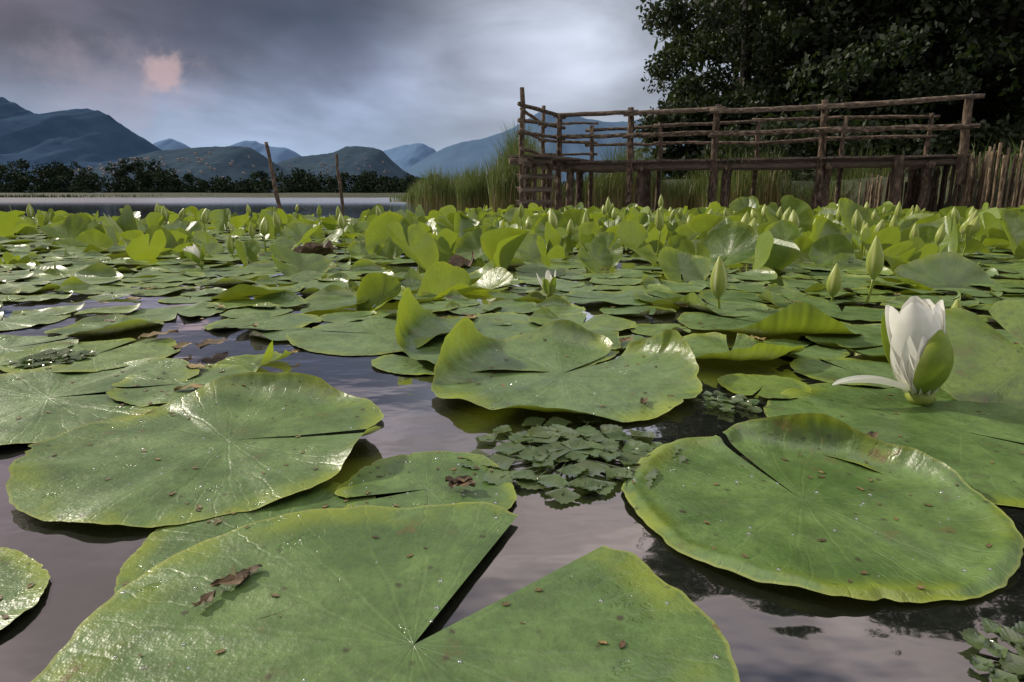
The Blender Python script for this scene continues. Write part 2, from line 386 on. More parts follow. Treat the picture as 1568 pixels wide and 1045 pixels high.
bed(1000,-3.4,-1.6,22,25,1.0,1.5); bed(900,-4.3,-3.0,26,29,1.2,2.1,.014)
bed(3300,.6,5.5,16,18.5,1.1,1.8,.012,.6); bed(2600,4.5,9.0,14.6,17,.9,1.5,.012,.65)
bed(700,-7,-3,36,42,.6,1.2,.02); bed(500,-2.2,2,30,36,1.2,2.2,.02)
a.build('reed_bed',M_reed,False)
a=Acc(); n=7000; x=rs.uniform(-400,110,n); y=rs.uniform(208,216,n)
blades(a,x,y,np.full(n,-.1),rs.uniform(.5,1.4,n),np.full(n,.2),.7,.2,3); 
a.build('far_shore_reeds',M_farreed,False)
a=Acc(); n=2600; x=rs.uniform(0,6,n)**1.0; y=rs.uniform(7.,13,n); x=bankx(y)+.25+x
blades(a,x,y,gheight(x,y)-.05,rs.uniform(.25,.95,n),np.full(n,.009),.1,.5,6)
a.build('bank_grass',M_reed,False)

# ---------------------------------------------------------------- jetty
jet=bpy.data.objects.new('wooden_jetty',None); scene.collection.objects.link(jet)
A=np.array([1.0,13.4]);B=np.array([7.7,11.1]); U=(B-A)/np.linalg.norm(B-A); W=np.array([-U[1],U[0]])*1.25
def nl(x): return A+(B-A)*((x-A[0])/(B[0]-A[0]))
po=Acc(); ra=Acc(); dk=Acc(); ld=Acc()
def P2(p,z): return (p[0],p[1],z)
ztop={1.0:1.92,2.34:2.0,3.86:1.98,5.6:1.98,7.7:1.96}
for x,zt in ztop.items():
    p=nl(x); log(po,P2(p+rs.normal(0,.02,2),-.6) if x<7 else P2(p,.5),P2(p+rs.normal(0,.03,2)-U*.03,zt),.08 if x>1.2 else .055,.06,.012)
for x in (1.35,2.75,4.6,6.1,7.45):
    p=nl(x)+W; log(po,P2(p,-.6),P2(p,1.82),.05,.042,.012)
for x in (1.15,2.55,4.1,5.75,7.25):
    for k in (.16,.85):
        p=nl(x)+W*k; log(po,P2(p,-.7),P2(p,.86),.085,.08)
    q0=nl(x)-W*.06; q1=nl(x)+W*1.06; log(po,P2(q0,.84),P2(q1,.84),.06)
hc=[(.2,12.05,2.22),(.72,14.6,2.25),(.95,13.0,1.88)]
for x,y,zt in hc: log(po,(x+.02,y,-.7),(x-.02,y,zt),.055,.045,.012)
log(po,(.42,12.35,-.7),(.42,12.35,.95),.05); log(po,(.75,12.7,-.7),(.75,12.7,.95),.06); log(po,(.3,13.3,-.7),(.3,13.3,.9),.06)
def rails(pts,zs,r=.038):
    for z in zs:
        for (p,q) in zip(pts[:-1],pts[1:]):
            p=np.array(p);q=np.array(q);d=(q-p)/np.linalg.norm(q-p)*.14
            log(ra,P2(p-d,z+rs.normal(0,.02)),P2(q+d,z+rs.normal(0,.02)),r*rs.uniform(.9,1.1),r*rs.uniform(.75,.95),.007)
nearp=[nl(x)-W*.05 for x in (1.0,2.34,3.86,5.6,7.7)]
rails(nearp,(1.88,1.47),.048)
farp=[nl(x)+W for x in (1.35,2.75,4.6,7.45)]
rails(farp,(1.77,1.38),.036)
rails([np.array([.2,12.05]),np.array([1.0,13.35])],(1.90,1.66,1.42),.038)
rails([np.array([.2,12.05]),np.array([.72,14.6]),np.array(farp[0])],(1.83,1.5,1.2),.034)
for k,z in ((.04,.9),(.5,.9),(.96,.9)):
    log(dk,P2(nl(.6)+W*k,z),P2(nl(7.9)+W*k,z),.055,None,.012,14)
L=np.linalg.norm(B-A)+.7; nb=int(L/.13)
for i in range(nb):
    c=A-U*.5+U*(i+.5)*.13+W*(.5+rs.normal(0,.012)); wz=rs.normal(0,.005)
    box(dk,P2(c,.985+wz),(U[0]*.056,U[1]*.056,0),(W[0]*.56,W[1]*.56,0),(0,0,.018))
hd=np.array([.8,1.35]);hd/=np.linalg.norm(hd); hw=np.array([-hd[1],hd[0]])
for i in range(16):
    c=np.array([.28,12.12])+hd*(i*.13)+hw*.12+np.array([.1,0]); box(dk,P2(c,1.035+rs.normal(0,.004)),(hd[0]*.058,hd[1]*.058,0),(hw[0]*.4,hw[1]*.4,0),(0,0,.018))
log(dk,(.15,12.0,.94),(1.1,13.5,.94),.06); log(dk,(.0,12.2,.94),(.45,14.6,.94),.06); log(dk,(-.05,12.1,.94),(.75,12.3,.94),.05)
for z in (.18,.42,.66):
    log(ld,(.16,12.0,z),(.78,12.62,z),.035,None,.006); log(ld,(.12,12.2,z),(.7,12.85,z),.03,None,.006)
    box(ld,(.44,12.42,z+.045),(.3,.3,0),(-.07,.07,0),(0,0,.014))
po.build('posts',M_bark,True,jet);ra.build('handrails',M_rail,True,jet);dk.build('deck',M_plank,False,jet);ld.build('ladder_steps',M_plank,False,jet)

a=Acc(); pp=np.array([[7.45,13.6,.62],[7.55,12.6,.72],[7.68,11.6,.82],[7.85,10.6,1.0],[8.1,9.6,1.1],[8.8,7.9,1.14],[10,6.0,1.1]])
for p,q in zip(pp[:-1],pp[1:]):
    L=np.linalg.norm((q-p)[:2]); k=int(L/.036)
    for i in range(k):
        c=p+(q-p)*(i/k); hh=c[2]+rs.normal(0,.06); j=rs.normal(0,.02,2)
        log(a,(c[0]+j[0],c[1]+j[1],-.7),(c[0]+j[0]*2+rs.normal(0,.014),c[1]+j[1]*2+rs.normal(0,.014),hh),rs.uniform(.015,.038),rs.uniform(.010,.028),.007,6,7,(rs.rand(),rs.rand()**1.3,0,1))
a.build('palisade_fence',M_stake,True)
a=Acc(); log(a,(6.75,11.35,-.7),(6.72,11.3,1.0),.09,.08); log(a,(7.0,11.8,-.7),(7.0,11.8,.95),.08); a.build('mooring_post',M_bark)
a=Acc(); log(a,(-6.25,17.6,-.8),(-6.58,17.5,1.72),.06,.045,.015,12); a.build('wooden_stake',M_bark)
a=Acc(); log(a,(-5.0,19,-.8),(-5.12,19,1.52),.055,.04,.015,12); a.build('wooden_stake',M_bark)

# ---------------------------------------------------------------- lily pads
def pad(acc,cx,cy,R,rot,nh=.06,z0=.003,rim=.12,rp=5,wave=.012,tilt=0.,tdir=0.,fold=0.,fdir=0.,nr=6,nt=28,raised=0.,vein=0.,lobe=.12,tint=None,rfun=None,side=None,sink=.02,zfun=None):
    u=np.linspace(0,1,nr)**.75; th=np.linspace(nh,2*PI-nh,nt)
    ph=rs.uniform(0,2*PI,8)
    def per(t,ks,s0=0): return sum(np.sin(k*t+ph[(i+s0)%8])/(1+.35*i) for i,k in enumerate(ks))
    rf=1+.022*per(th,(2,3,5,9))
    if vein>0:
        rf=rf+.003*np.sin(18*th+ph[0])+.0035*per(th,(27,41,63),2)
        for _ in range(rs.randint(1,5)):   # nibbled margin
            rf=rf-rs.uniform(.012,.05)*np.exp(-((th-rs.uniform(.3,6))/rs.uniform(.02,.06))**2)
    for e in (th-nh,2*PI-nh-th): rf=rf-lobe*np.exp(-(e/.10)**2)
    if rfun is not None: rf=rf*rfun(th)
    U_,T_=np.meshgrid(u,th,indexing='ij'); RF=np.ones_like(U_)*rf[None]
    r=U_*RF
    lift=np.clip(per(th,(1,2,3),3)*.6+.1,0,1.4)*rim
    if side is not None:
        for (a0,wd,am) in side: 
            dd=np.angle(np.exp(1j*(th-a0))); lift=lift+am*np.exp(-(dd/wd)**2)
    z=lift[None]*U_**rp + wave*(per(T_,(3,5,8),1))*U_**2*(1-.5*U_**6)
    if zfun is not None: z=z+zfun(U_,T_)
    if vein>0: z=z+vein*(np.cos(9*T_)**2-.5)*U_*(1-.7*U_)+vein*.25*np.sin(23*T_+ph[5])*U_**3
    z=z+wave*.25*np.sin(13*T_+ph[2]+2*np.sin(2*T_))*U_**6
    inw=1-.5*np.clip(lift[None],0,1)*U_**rp
    x=r*np.cos(T_)*inw; y=r*np.sin(T_)*inw
    if fold:
        s=x*math.sin(fdir)-y*math.cos(fdir); z=z+fold*np.abs(s)**1.6; 
        sx=-math.sin(fdir)*s*.35*min(1.4,abs(fold)); sy=math.cos(fdir)*s*.35*min(1.4,abs(fold)); x=x+sx; y=y+sy
    P=np.stack([x,y,z],-1)*R
    c,s=math.cos(rot),math.sin(rot); P=np.stack([P[...,0]*c-P[...,1]*s,P[...,0]*s+P[...,1]*c,P[...,2]],-1)
    if tilt:
        ax=Vector((-math.sin(tdir),math.cos(tdir),0)); 
        Mx=np.array(Matrix.Rotation(-tilt,3,ax)); P=P@Mx.T
        P[...,2]-=P[...,2].min()+sink
    P[...,2]=P[...,2]+z0
    if not tilt: 
        fl=max(.0012,z0*.65); q=P[...,2]; P[...,2]=np.where(q<fl,fl+(q-fl)*.08,q)   # the blade rests on the surface film
    P[...,0]+=cx;P[...,1]+=cy
    uv=np.stack([.5+.5*U_*np.cos(T_),.5+.5*U_*np.sin(T_)],-1).reshape(-1,2)
    if tint is None: tint=(rs.rand(),rs.rand())
    # translucency/exposed underside follows how far each part stands clear of the water
    ra_=raised if tilt else raised+.6*np.clip((P[...,2]-.012)/.03,0,1)
    cc=np.stack([np.full((nr,nt),tint[0]),np.full((nr,nt),tint[1]),np.zeros((nr,nt))+ra_,np.ones((nr,nt))],-1).reshape(-1,4)
    acc.add(P.reshape(-1,3),gridfaces(nr,nt),uv,cc)
    return P
D2=math.radians
hero=[];hero_k=[];hero_P=[]
def hpad(**k):
    a=Acc(); k.setdefault('nr',26);k.setdefault('nt',300);k.setdefault('vein',.010);k.setdefault('rim',.05);k.setdefault('rp',7)
    P=pad(a,**k); a.build('water_lily_pad',M_pad); hero.append((k['cx'],k['cy'],k['R'])); hero_k.append(k); hero_P.append(P)
lipf=lambda U_,T_: .022*np.exp(-((U_-.93)/.05)**2)-.022*U_**20*np.exp(-(np.angle(np.exp(1j*(T_-PI)))/1.4)**2)
hpad(cx=.290,cy=.575,R=.172,rot=D2(104),nh=.03,z0=.005,rim=.025,rp=9,wave=.022,tint=(.15,.55),side=[(D2(318),.45,.27),(D2(275),.35,.13),(D2(240),.25,.05),(D2(150),.3,.04)],raised=.05,zfun=lipf,nr=50)
hpad(cx=-.066,cy=.362,R=.205,rot=D2(54),nh=D2(14),z0=.008,rim=.02,wave=.016,tint=(.3,.4),lobe=.06,nr=60,nt=320,rfun=lambda t:1+.16*np.exp(-((t-D2(120))/.9)**2)-.05*np.exp(-((t-D2(330))/.5)**2))
hpad(cx=-.35,cy=.725,R=.20,rot=D2(14),nh=.04,z0=.0065,rim=.04,wave=.045,tint=(.4,.2),side=[(D2(75),.6,.17),(D2(335),.3,.12)],raised=.05,nr=50,rfun=lambda t:1+.1*np.exp(-((t-D2(190))/.8)**2))
hpad(cx=.085,cy=1.02,R=.235,rot=D2(50),nh=.09,z0=.008,rim=.06,wave=.045,tint=(.9,.2),side=[(D2(110),.5,.32),(D2(30),.4,.18),(D2(330),.4,.18),(D2(210),.3,.1)],raised=.05)
hpad(cx=-.088,cy=.600,R=.094,rot=D2(200),nh=.08,z0=.0035,tint=(.3,.1))
hpad(cx=-.215,cy=.50,R=.118,rot=D2(10),nh=.08,z0=.0018,wave=.02,tint=(.3,.4))
hpad(cx=-.445,cy=.395,R=.092,rot=D2(200),nh=.08,z0=.003,tint=(.4,.3))
hpad(cx=.585,cy=.77,R=.235,rot=D2(315),nh=.05,z0=.002,wave=.02,tint=(.2,.2),rim=.03)
hpad(cx=-.70,cy=.90,R=.21,rot=D2(20),nh=.08,z0=.004,wave=.03,tint=(.6,.3))
hpad(cx=-.53,cy=.965,R=.11,rot=D2(200),nh=.08,z0=.007,wave=.03,tint=(.6,.6))
hpad(cx=-.03,cy=1.27,R=.25,rot=D2(40),nh=.08,z0=.005,rim=.04,wave=.04,tint=(.3,.5),side=[(D2(125),.4,.38),(D2(160),.4,.25)],raised=.1)
hpad(cx=.60,cy=1.45,R=.20,rot=D2(120),nh=.08,z0=.006,rim=.1,wave=.03,tint=(.5,.5),side=[(D2(150),.5,.25)],raised=.1)
hpad(cx=.42,cy=1.17,R=.13,rot=D2(70),nh=.1,z0=.007,rim=.15,wave=.05,tint=(.5,.7),side=[(D2(200),.9,.25)],raised=.1,rp=4)
hpad(cx=.80,cy=.93,R=.15,rot=D2(90),nh=.08,z0=.0,rim=.1,wave=.04,tint=(.3,1.),tilt=D2(30),tdir=D2(70),raised=.6)
hpad(cx=.80,cy=1.25,R=.20,rot=D2(200),nh=.08,z0=.006,rim=.1,wave=.04,tint=(.4,.5),raised=.1)
hpad(cx=-.47,cy=1.10,R=.075,rot=D2(0),nh=.3,z0=.003,rim=.5,wave=.04,tint=(.3,1.),raised=.3,rp=3)
hpad(cx=-.30,cy=1.36,R=.19,rot=D2(170),nh=.1,z0=.003,rim=.06,wave=.04,tint=(1.,.3))
hpad(cx=-.16,cy=1.13,R=.10,rot=D2(140),nh=.1,z0=.002,rim=.02,wave=.03,tint=(1.,.3))
hpad(cx=-1.02,cy=1.22,R=.13,rot=D2(40),nh=.08,z0=.003,rim=.04,wave=.04,tint=(.9,.3))
hpad(cx=-.60,cy=1.49,R=.13,rot=D2(250),nh=.08,z0=.003,rim=.06,wave=.04,tint=(.9,.3))
hpad(cx=-.88,cy=1.62,R=.12,rot=D2(300),nh=.08,z0=.003,rim=.05,wave=.04,tint=(1.,.5))
hpad(cx=-1.25,cy=1.5,R=.14,rot=D2(120),nh=.08,z0=.003,rim=.05,wave=.04,tint=(1.,.2))
def stand(cx,cy,R,tilt,tdir,fold=.5,tint=None,rot=None,sink=.02):
    hpad(cx=cx,cy=cy,R=R,rot=rs.uniform(0,2*PI) if rot is None else rot,nh=.1,z0=0.,rim=.12,wave=.05,tint=tint or (rs.rand()*.3,rs.uniform(.1,.8)),tilt=tilt,tdir=tdir,fold=fold,fdir=rs.uniform(0,PI),raised=.6,nr=12,nt=120,vein=.012,sink=sink)
stand(-.63,3.25,.135,D2(78),D2(100),.5); stand(.56,2.85,.15,D2(50),D2(150),.4); stand(.98,2.85,.16,D2(48),D2(35),.4)
stand(1.42,2.95,.13,D2(70),D2(110),.6,(.2,1.)); stand(1.9,4.4,.18,D2(66),D2(80),.5); stand(2.25,4.3,.17,D2(68),D2(120),.5)
stand(.5,4.9,.15,D2(72),D2(70),.5,(.2,1.)); stand(-.15,3.0,.14,D2(45),D2(60),.4); stand(.1,3.1,.13,D2(40),D2(120),.3)
stand(1.5,2.15,.17,D2(18),D2(80),.35); stand(-.85,2.5,.14,D2(24),D2(140),.3); stand(.62,2.3,.11,D2(36),D2(100),.4)
stand(-.2,1.95,.10,D2(28),D2(110),.9,(.2,1.)); stand(-.36,1.7,.075,D2(62),D2(60),.6,(.2,1.)); stand(-.08,2.05,.10,D2(22),D2(20),.5,(.2,1.))
stand(1.75,5.6,.17,D2(70),D2(120),.5,(.2,1.)); stand(2.2,6.0,.18,D2(65),D2(50),.5); stand(-2.2,4.2,.15,D2(30),D2(120),.4)
stand(-1.2,3.6,.14,D2(34),D2(60),.5); stand(2.6,3.3,.15,D2(55),D2(100),.5,(.2,1.)); stand(1.95,3.0,.12,D2(62),D2(40),.5,(.1,1.))
stand(.8,3.6,.14,D2(60),D2(140),.9); stand(1.2,3.9,.14,D2(70),D2(60),.9); stand(.25,3.9,.13,D2(65),D2(90),.5); stand(-.35,4.2,.13,D2(60),D2(130),.8)
stand(-1.9,3.4,.13,D2(35),D2(60),.9); stand(-2.8,4.0,.15,D2(40),D2(110),.6); stand(-1.5,4.6,.13,D2(60),D2(100),.8); stand(-2.0,5.4,.14,D2(62),D2(70),.8)

acc=Acc()
placed=list(hero)
gaps=[(-.74,1.36,.10,.06),(-.36,1.02,.15,.09),(-.05,.84,.11,.10),(.23,.85,.12,.06),(-1.2,1.78,.25,.03),(-.55,1.23,.12,.04),(.10,.47,.16,.12)]
cell={}
def key(x,y): return (int(math.floor(x/.5)),int(math.floor(y/.5)))
for p in placed: cell.setdefault(key(p[0],p[1]),[]).append(p)
cnt=0
for it in range(75000):
    y=math.sqrt(rs.uniform(.8**2,11.6**2)); x=rs.uniform(-1.12*y-.4,1.12*y+.4)
    if it%4==0: y=rs.uniform(.8,4); x=rs.uniform(-1.12*y-.4,1.12*y+.4)
    if y>10.6+.5*math.sin(x*.9) : continue
    if x>bankx(y)-1.2 or (x>2 and y>10.2-.1*x+.4*math.sin(x*2)): continue
    if x<-.6 and y>8.9+.6*math.sin(x*.5) : continue
    R=rs.uniform(.07,.15)
    ok=True
    for g in gaps:
        if ((x-g[0])/(g[2]+R*.8))**2+((y-g[1])/(g[3]+R*.8))**2<1: ok=False;break
    if not ok: continue
    k=key(x,y); ff=.84 if y<1.15 else (.74 if y<1.6 else .65)
    for i in(-1,0,1):
        for j in(-1,0,1):
            for q in cell.get((k[0]+i,k[1]+j),()):
                if (x-q[0])**2+(y-q[1])**2<(ff*(R+q[2]))**2: ok=False;break
            if not ok:break
        if not ok:break
    if not ok: continue
    cell.setdefault(k,[]).append((x,y,R)); cnt+=1
    if y<2.2: nr,nt,vn=10,110,.010
    elif y<4: nr,nt,vn=7,56,0
    else: nr,nt,vn=5,26,0
    right=float(sst(np.array(x/max(y,.1)),-.5,.1))
    pst=.7*float(sst(np.array(y),2.1,3.6))*(.22+.78*right)
    if y>5.0: pst=max(pst,.32+.3*right)
    if y>1.9 and rs.rand()<pst:
        tl=rs.uniform(.35,1.35) if right>.4 else rs.uniform(.25,1.1)
        pad(acc,x,y,R*rs.uniform(.7,1.08),rs.uniform(0,2*PI),.1,0.,.15,3,.06,tl,rs.uniform(D2(10),D2(170)) if rs.rand()<.7 else rs.uniform(0,2*PI),rs.uniform(.1,1.6),rs.uniform(0,PI),nr+2,nt,.6,vn,sink=rs.uniform(-.01,.05)+(.03 if y>7 else 0),tint=(rs.uniform(0,.3),rs.rand()))
    else:
        sd=[(rs.uniform(0,2*PI),rs.uniform(.3,.8),rs.uniform(.05,.42))] if (rs.rand()<.6 and y>1.2) else None
        tl=0 if (rs.rand()<.8 or y<1.5) else rs.uniform(.03,.16)
        pad(acc,x,y,R,rs.uniform(0,2*PI),rs.uniform(.04,.1),rs.uniform(.001,.008) if y>1.6 else rs.uniform(.0014,.003),rs.uniform(.01,.13),rs.uniform(4,8),rs.uniform(.01,.04),tl,rs.uniform(0,2*PI),0,0,nr,nt,.05 if not tl else .3,vn,side=sd,sink=.008,tint=(rs.uniform(.3,1.2),rs.uniform(0,1.)))
acc.build('lily_pad_field',M_pad)
print('pads',cnt)

# ---------------------------------------------------------------- flowers and buds
def petal(acc,base,az,a0,a1,L,w,green,cup=.35,n=14,m=9,R3=None,out=.004):
    v=np.linspace(0,1,n); s=np.linspace(-1,1,m)
    ang=a0+(a1-a0)*v; dr=np.cumsum(np.sin(ang))/n*L; dz=np.cumsum(np.cos(ang))/n*L; dr-=dr[0];dz-=dz[0]
    hw=w*np.sin(PI*np.clip(.12+.84*v,0,1))**.6*(1-.12*v); hw[-1]=w*.12
    Pn=np.zeros((n,m,3))
    nrm_r=np.cos(ang)[:,None]; nrm_z=-np.sin(ang)[:,None]
    off=-cup*hw[:,None]*(s[None]**2)
    R_=dr[:,None]+off*nrm_r+out; Z_=dz[:,None]+off*nrm_z; S_=hw[:,None]*s[None]
    Pn[...,0]=R_*math.cos(az)-S_*math.sin(az); Pn[...,1]=R_*math.sin(az)+S_*math.cos(az); Pn[...,2]=Z_
    Pn=Pn.reshape(-1,3)
    if R3 is not None: Pn=Pn@R3.T
    edge=np.clip((np.abs(s)[None]-.75)*3,0,1)*np.ones((n,1))
    bottom=np.clip(1-v*4.5,0,1)[:,None]*np.ones((1,m))
    t1=np.maximum(edge*(.6 if green>.5 else 0),bottom*(.2 if green>.5 else .8))
    c=np.stack([np.full((n,m),float(green)),t1,t1*0,t1*0+1],-1).reshape(-1,4)
    acc.add(Pn+np.array(base),gridfaces(n,m),None,c)
def rotm(tx,ty): return np.array(Matrix.Rotation(ty,3,'Y')@Matrix.Rotation(tx,3,'X'))
def stem(acc,base,foot=None,r=.0035):
    b=np.array(base); f=np.array([b[0]+rs.uniform(-.02,.02),b[1]+.02,-.06]) if foot is None else np.array(foot)
    t=np.linspace(0,1,6)[:,None]; p=f+(b-f)*t; p[:,0]+=.006*np.sin(t[:,0]*PI)
    tube(acc,p,r,8,(1,.15,0,1))
def flower(x,y,z,L,opening,tx=0,ty=0,sep=(),npet=(5,6,7),pw=.165,sw=.17):
    a=Acc(); R3=rotm(tx,ty); b=(x,y,z)
    for ring,cnt in enumerate(npet):
        for i in range(cnt):
            az=2*PI*(i+.5*ring)/cnt+rs.normal(0,.08); o=opening*(1-.3*ring)
            petal(a,b,az,.45*o+.28,.35*o-.18+rs.normal(0,.06),L*(.97-.08*ring)*rs.uniform(.88,1.06),L*pw*rs.uniform(.9,1.1),0,.4,R3=R3)
    for q in sep:
        az,a0,a1,l,g=q[:5]; petal(a,b,az,a0,a1,L*l,L*(q[5] if len(q)>5 else sw),g,.75,R3=R3,out=.008)
    t=np.linspace(0,PI,8); tube(a,np.stack([0*t+x,0*t+y,z-.004-np.cos(t)*.014],1),np.sin(t)*L*.12+.001,12,(1,.3,0,1))
    stem(a,(x,y,z-.01),None,.005)
    a.build('water_lily_flower',M_flower)
flower(.605,.885,.016,.160,.50,D2(-3),D2(-10),sep=[(D2(-72),1.2,-.5,.80,1),(D2(184),.95,1.55,.88,.12,.085),(D2(95),.9,.1,.9,1),(D2(5),1.1,-.35,.74,1)],npet=(6,6,6),pw=.215,sw=.21)
flower(-1.30,2.62,.03,.10,.7,0,D2(-32),sep=[(D2(-90),1.1,.4,.9,1),(D2(0),1.2,.3,.9,1),(D2(180),1.2,.8,.9,.7),(D2(90),1.,.8,.9,1)],npet=(5,5))
flower(.11,1.80,.02,.085,.7,D2(8),D2(-12),sep=[(D2(-60),.9,.2,.95,1),(D2(200),1.2,1.0,.9,.6),(D2(260),.9,.0,.9,1)],npet=(2,3))
def bud(x,y,z,L,w=.2,tx=0,ty=0,white=0.):
    a=Acc(); n=16;m=24; v=np.linspace(0,1,n); th=np.linspace(0,2*PI,m,endpoint=False)
    r=L*w*np.sin(PI*v**.8)**.8*(1-.28*v)+.0008; r[0]=L*.05
    Rr=r[:,None]*(1+.07*np.abs(np.cos(2*th))[None]-.03)
    P=np.stack([Rr*np.cos(th)[None],Rr*np.sin(th)[None],L*v[:,None]+0*Rr],-1).reshape(-1,3)@rotm(tx,ty).T+np.array([x,y,z])
    seam=np.clip(np.exp(-(np.cos(2*th)/.22)**2),0,1)[None]*np.sin(PI*v)[:,None]**.5
    c=np.stack([1-white*seam,np.maximum(seam*.9,.3+0*seam),0*seam,0*seam+1],-1).reshape(-1,4)
    a.add(P,gridfaces(n,m,True)[:,::-1],None,c)
    stem(a,(x,y,z+.004),None,.004); a.build('water_lily_bud',M_flower)
bud(.552,1.66,.035,.112,.21,0,D2(-2),.6); bud(.94,1.82,.015,.097,.22,0,D2(2),.2); bud(1.02,1.76,.075,.12,.2,0,D2(-3),.2)
bud(-1.36,3.05,.03,.095,.2); bud(.415,3.6,.10,.12,.19,0,0,.5); bud(2.1,3.5,.09,.12,.19); bud(2.83,3.5,.08,.19,.17,0,0,1.)
bud(-4.6,6.1,.1,.14,.25,0,0,1.); bud(1.08,1.5,.005,.055,.24); bud(1.12,2.9,.06,.12,.2,0,D2(-12),.3); bud(2.6,4.3,.15,.12,.2)
bud(-1.6,3.9,.05,.1); bud(.75,5.0,.18,.12,.2,0,0,.4); bud(1.3,5.6,.2,.12,.2,0,0,.6)
for i in range(85):
    y=rs.uniform(2.8,7.5); x=rs.uniform(-.6 if i%3==0 else 0.,.75)*y; bud(x,y,rs.uniform(.07,.14),rs.uniform(.08,.13),rs.uniform(.2,.27),rs.normal(0,.2),rs.normal(0,.2),rs.rand())

# ---------------------------------------------------------------- water chestnut rosettes
def rosette(cx,cy,R,n=(6,9,13,17),sq=1.):
    a=Acc()
    for k,cn in enumerate(n):
        rad=R*(.14+.25*k)
        for i in range(cn):
            az=2*PI*(i+rs.uniform(-.3,.3))/cn+k*.3; rr=rad*rs.uniform(.82,1.15); s=R*.185*rs.uniform(.75,1.2)
            px,py=cx+rr*math.cos(az),cy+rr*math.sin(az)*sq
            m=15; t=np.linspace(-1,1,m); 
            outv=(1-np.abs(t)**1.3); ser=.13*(np.arange(m)%2)
            lx_out=.05+outv*.85+ser
            c1=np.stack([-.75*(1-np.abs(t)),t*.95,0*t],1); c2=np.stack([lx_out,t*(1+ser*.5),0*t],1); c15=(c1+c2)*.5
            G=np.stack([c1,c15,c2],0)*s; G[1,:,2]+=-.0015; G[2,:,2]+=.002*np.sin(t*3+i)+rs.uniform(-.001,.0025); G[0,:,2]+=.001
            an=az+rs.normal(0,.2); ca,sa=math.cos(an),math.sin(an)
            Q=np.stack([G[...,0]*ca-G[...,1]*sa,G[...,0]*sa+G[...,1]*ca,G[...,2]],-1).reshape(-1,3)+np.array([px,py,.0025+.0012*(4-k)+rs.uniform(0,.0015)])
            a.add(Q,gridfaces(3,m),None,(rs.rand(),rs.rand(),0,1))
            if k>0: tube(a,[(cx,cy,.002),((cx+px)/2,(cy+py)/2,.003),(px,py,.004)],.0012,5,(.1,1,0,1),False)
    a.build('water_chestnut_plant',M_trapa)
rosette(.070,.69,.118); rosette(.345,.35,.055,(5,8,10)); rosette(.315,.875,.06,(4,6,8)); rosette(-.86,1.13,.09,(6,8,10)); rosette(.46,.415,.06,(5,7,9)); rosette(.40,.375,.04,(4,6))

# ---------------------------------------------------------------- debris, droplets
def bit(acc,x,y,z,s,col=0.,cr=.4):
    m=7; G=np.zeros((m,4,3)); t=np.linspace(-1,1,m); hw=np.sqrt(np.clip(1-t*t,0.02,1))
    for j,q in enumerate((-1,-.33,.33,1)):
        G[:,j,0]=t; G[:,j,1]=hw*q*.45+rs.normal(0,.1,m); G[:,j,2]=rs.uniform(0,cr,m)*.4+abs(q)*cr*.3
    an=rs.uniform(0,2*PI); c,s_=math.cos(an),math.sin(an); G*=s
    Q=np.stack([G[...,0]*c-G[...,1]*s_+x,G[...,0]*s_+G[...,1]*c+y,G[...,2]+z],-1)
    acc.add(Q.reshape(-1,3),gridfaces(m,4),None,(col,0,0,1))
a=Acc()
for x,y,s,c_ in [(-.215,.425,.014,.0),(-.225,.405,.010,.0),(-.207,.44,.010,.0),(-.055,.60,.014,0),(-.05,.592,.013,0),(-.06,.594,.010,0),(-.38,.36,.010,.1),(.19,.86,.012,.1),(.42,.73,.018,.1),(.44,.72,.014,0),(-.60,1.22,.04,0),(-.65,1.2,.03,.3),(-.55,1.05,.022,.8),(-.5,.93,.022,.6),(-.75,1.3,.04,.4),(-.1,1.5,.03,.6),(.55,.60,.03,0)]:
    bit(a,x,y,.009,s,c_,.9 if s<.015 else .4)
for k,P in list(zip(hero_k,hero_P))[:12]:
    for _ in range(30):
        i=rs.randint(int(P.shape[0]*.25),P.shape[0]-2); j=rs.randint(0,P.shape[1]); q=P[i,j]
        bit(a,q[0],q[1],q[2]+.0006,rs.uniform(.0012,.0045)*(1.5 if k['cy']>.8 else 1),rs.rand()*.5,.3)
for _ in range(160):
    y=rs.uniform(1.1,6); x=rs.uniform(-.9,.9)*y; bit(a,x,y,.01,rs.uniform(.006,.025),rs.rand(),.5)
a.build('leaf_debris',M_debris)
a=Acc()
for k,P in list(zip(hero_k,hero_P))[:5]:
    for _ in range(34):
        i=rs.randint(4,P.shape[0]-2); j=rs.randint(0,P.shape[1]); q=P[i,j]; rr=rs.uniform(.0007,.0022)
        t=np.linspace(0,PI/2,5); tube(a,np.stack([0*t+q[0],0*t+q[1],q[2]+np.sin(t)*rr*.6],1),np.cos(t)*rr+1e-5,12,None,False)
a.build('water_droplets',M_film)
a=Acc(); pad(a,-.93,2.95,.12,.4,.2,.02,.6,2,.15,.4,1.2,.5,.5,12,80,.3,.02); pad(a,-.2,2.6,.08,.4,.2,.01,.6,2,.15,.3,1.2,.5,.5,12,80,.3,.02)
a.build('withered_lily_pad',M_debris)

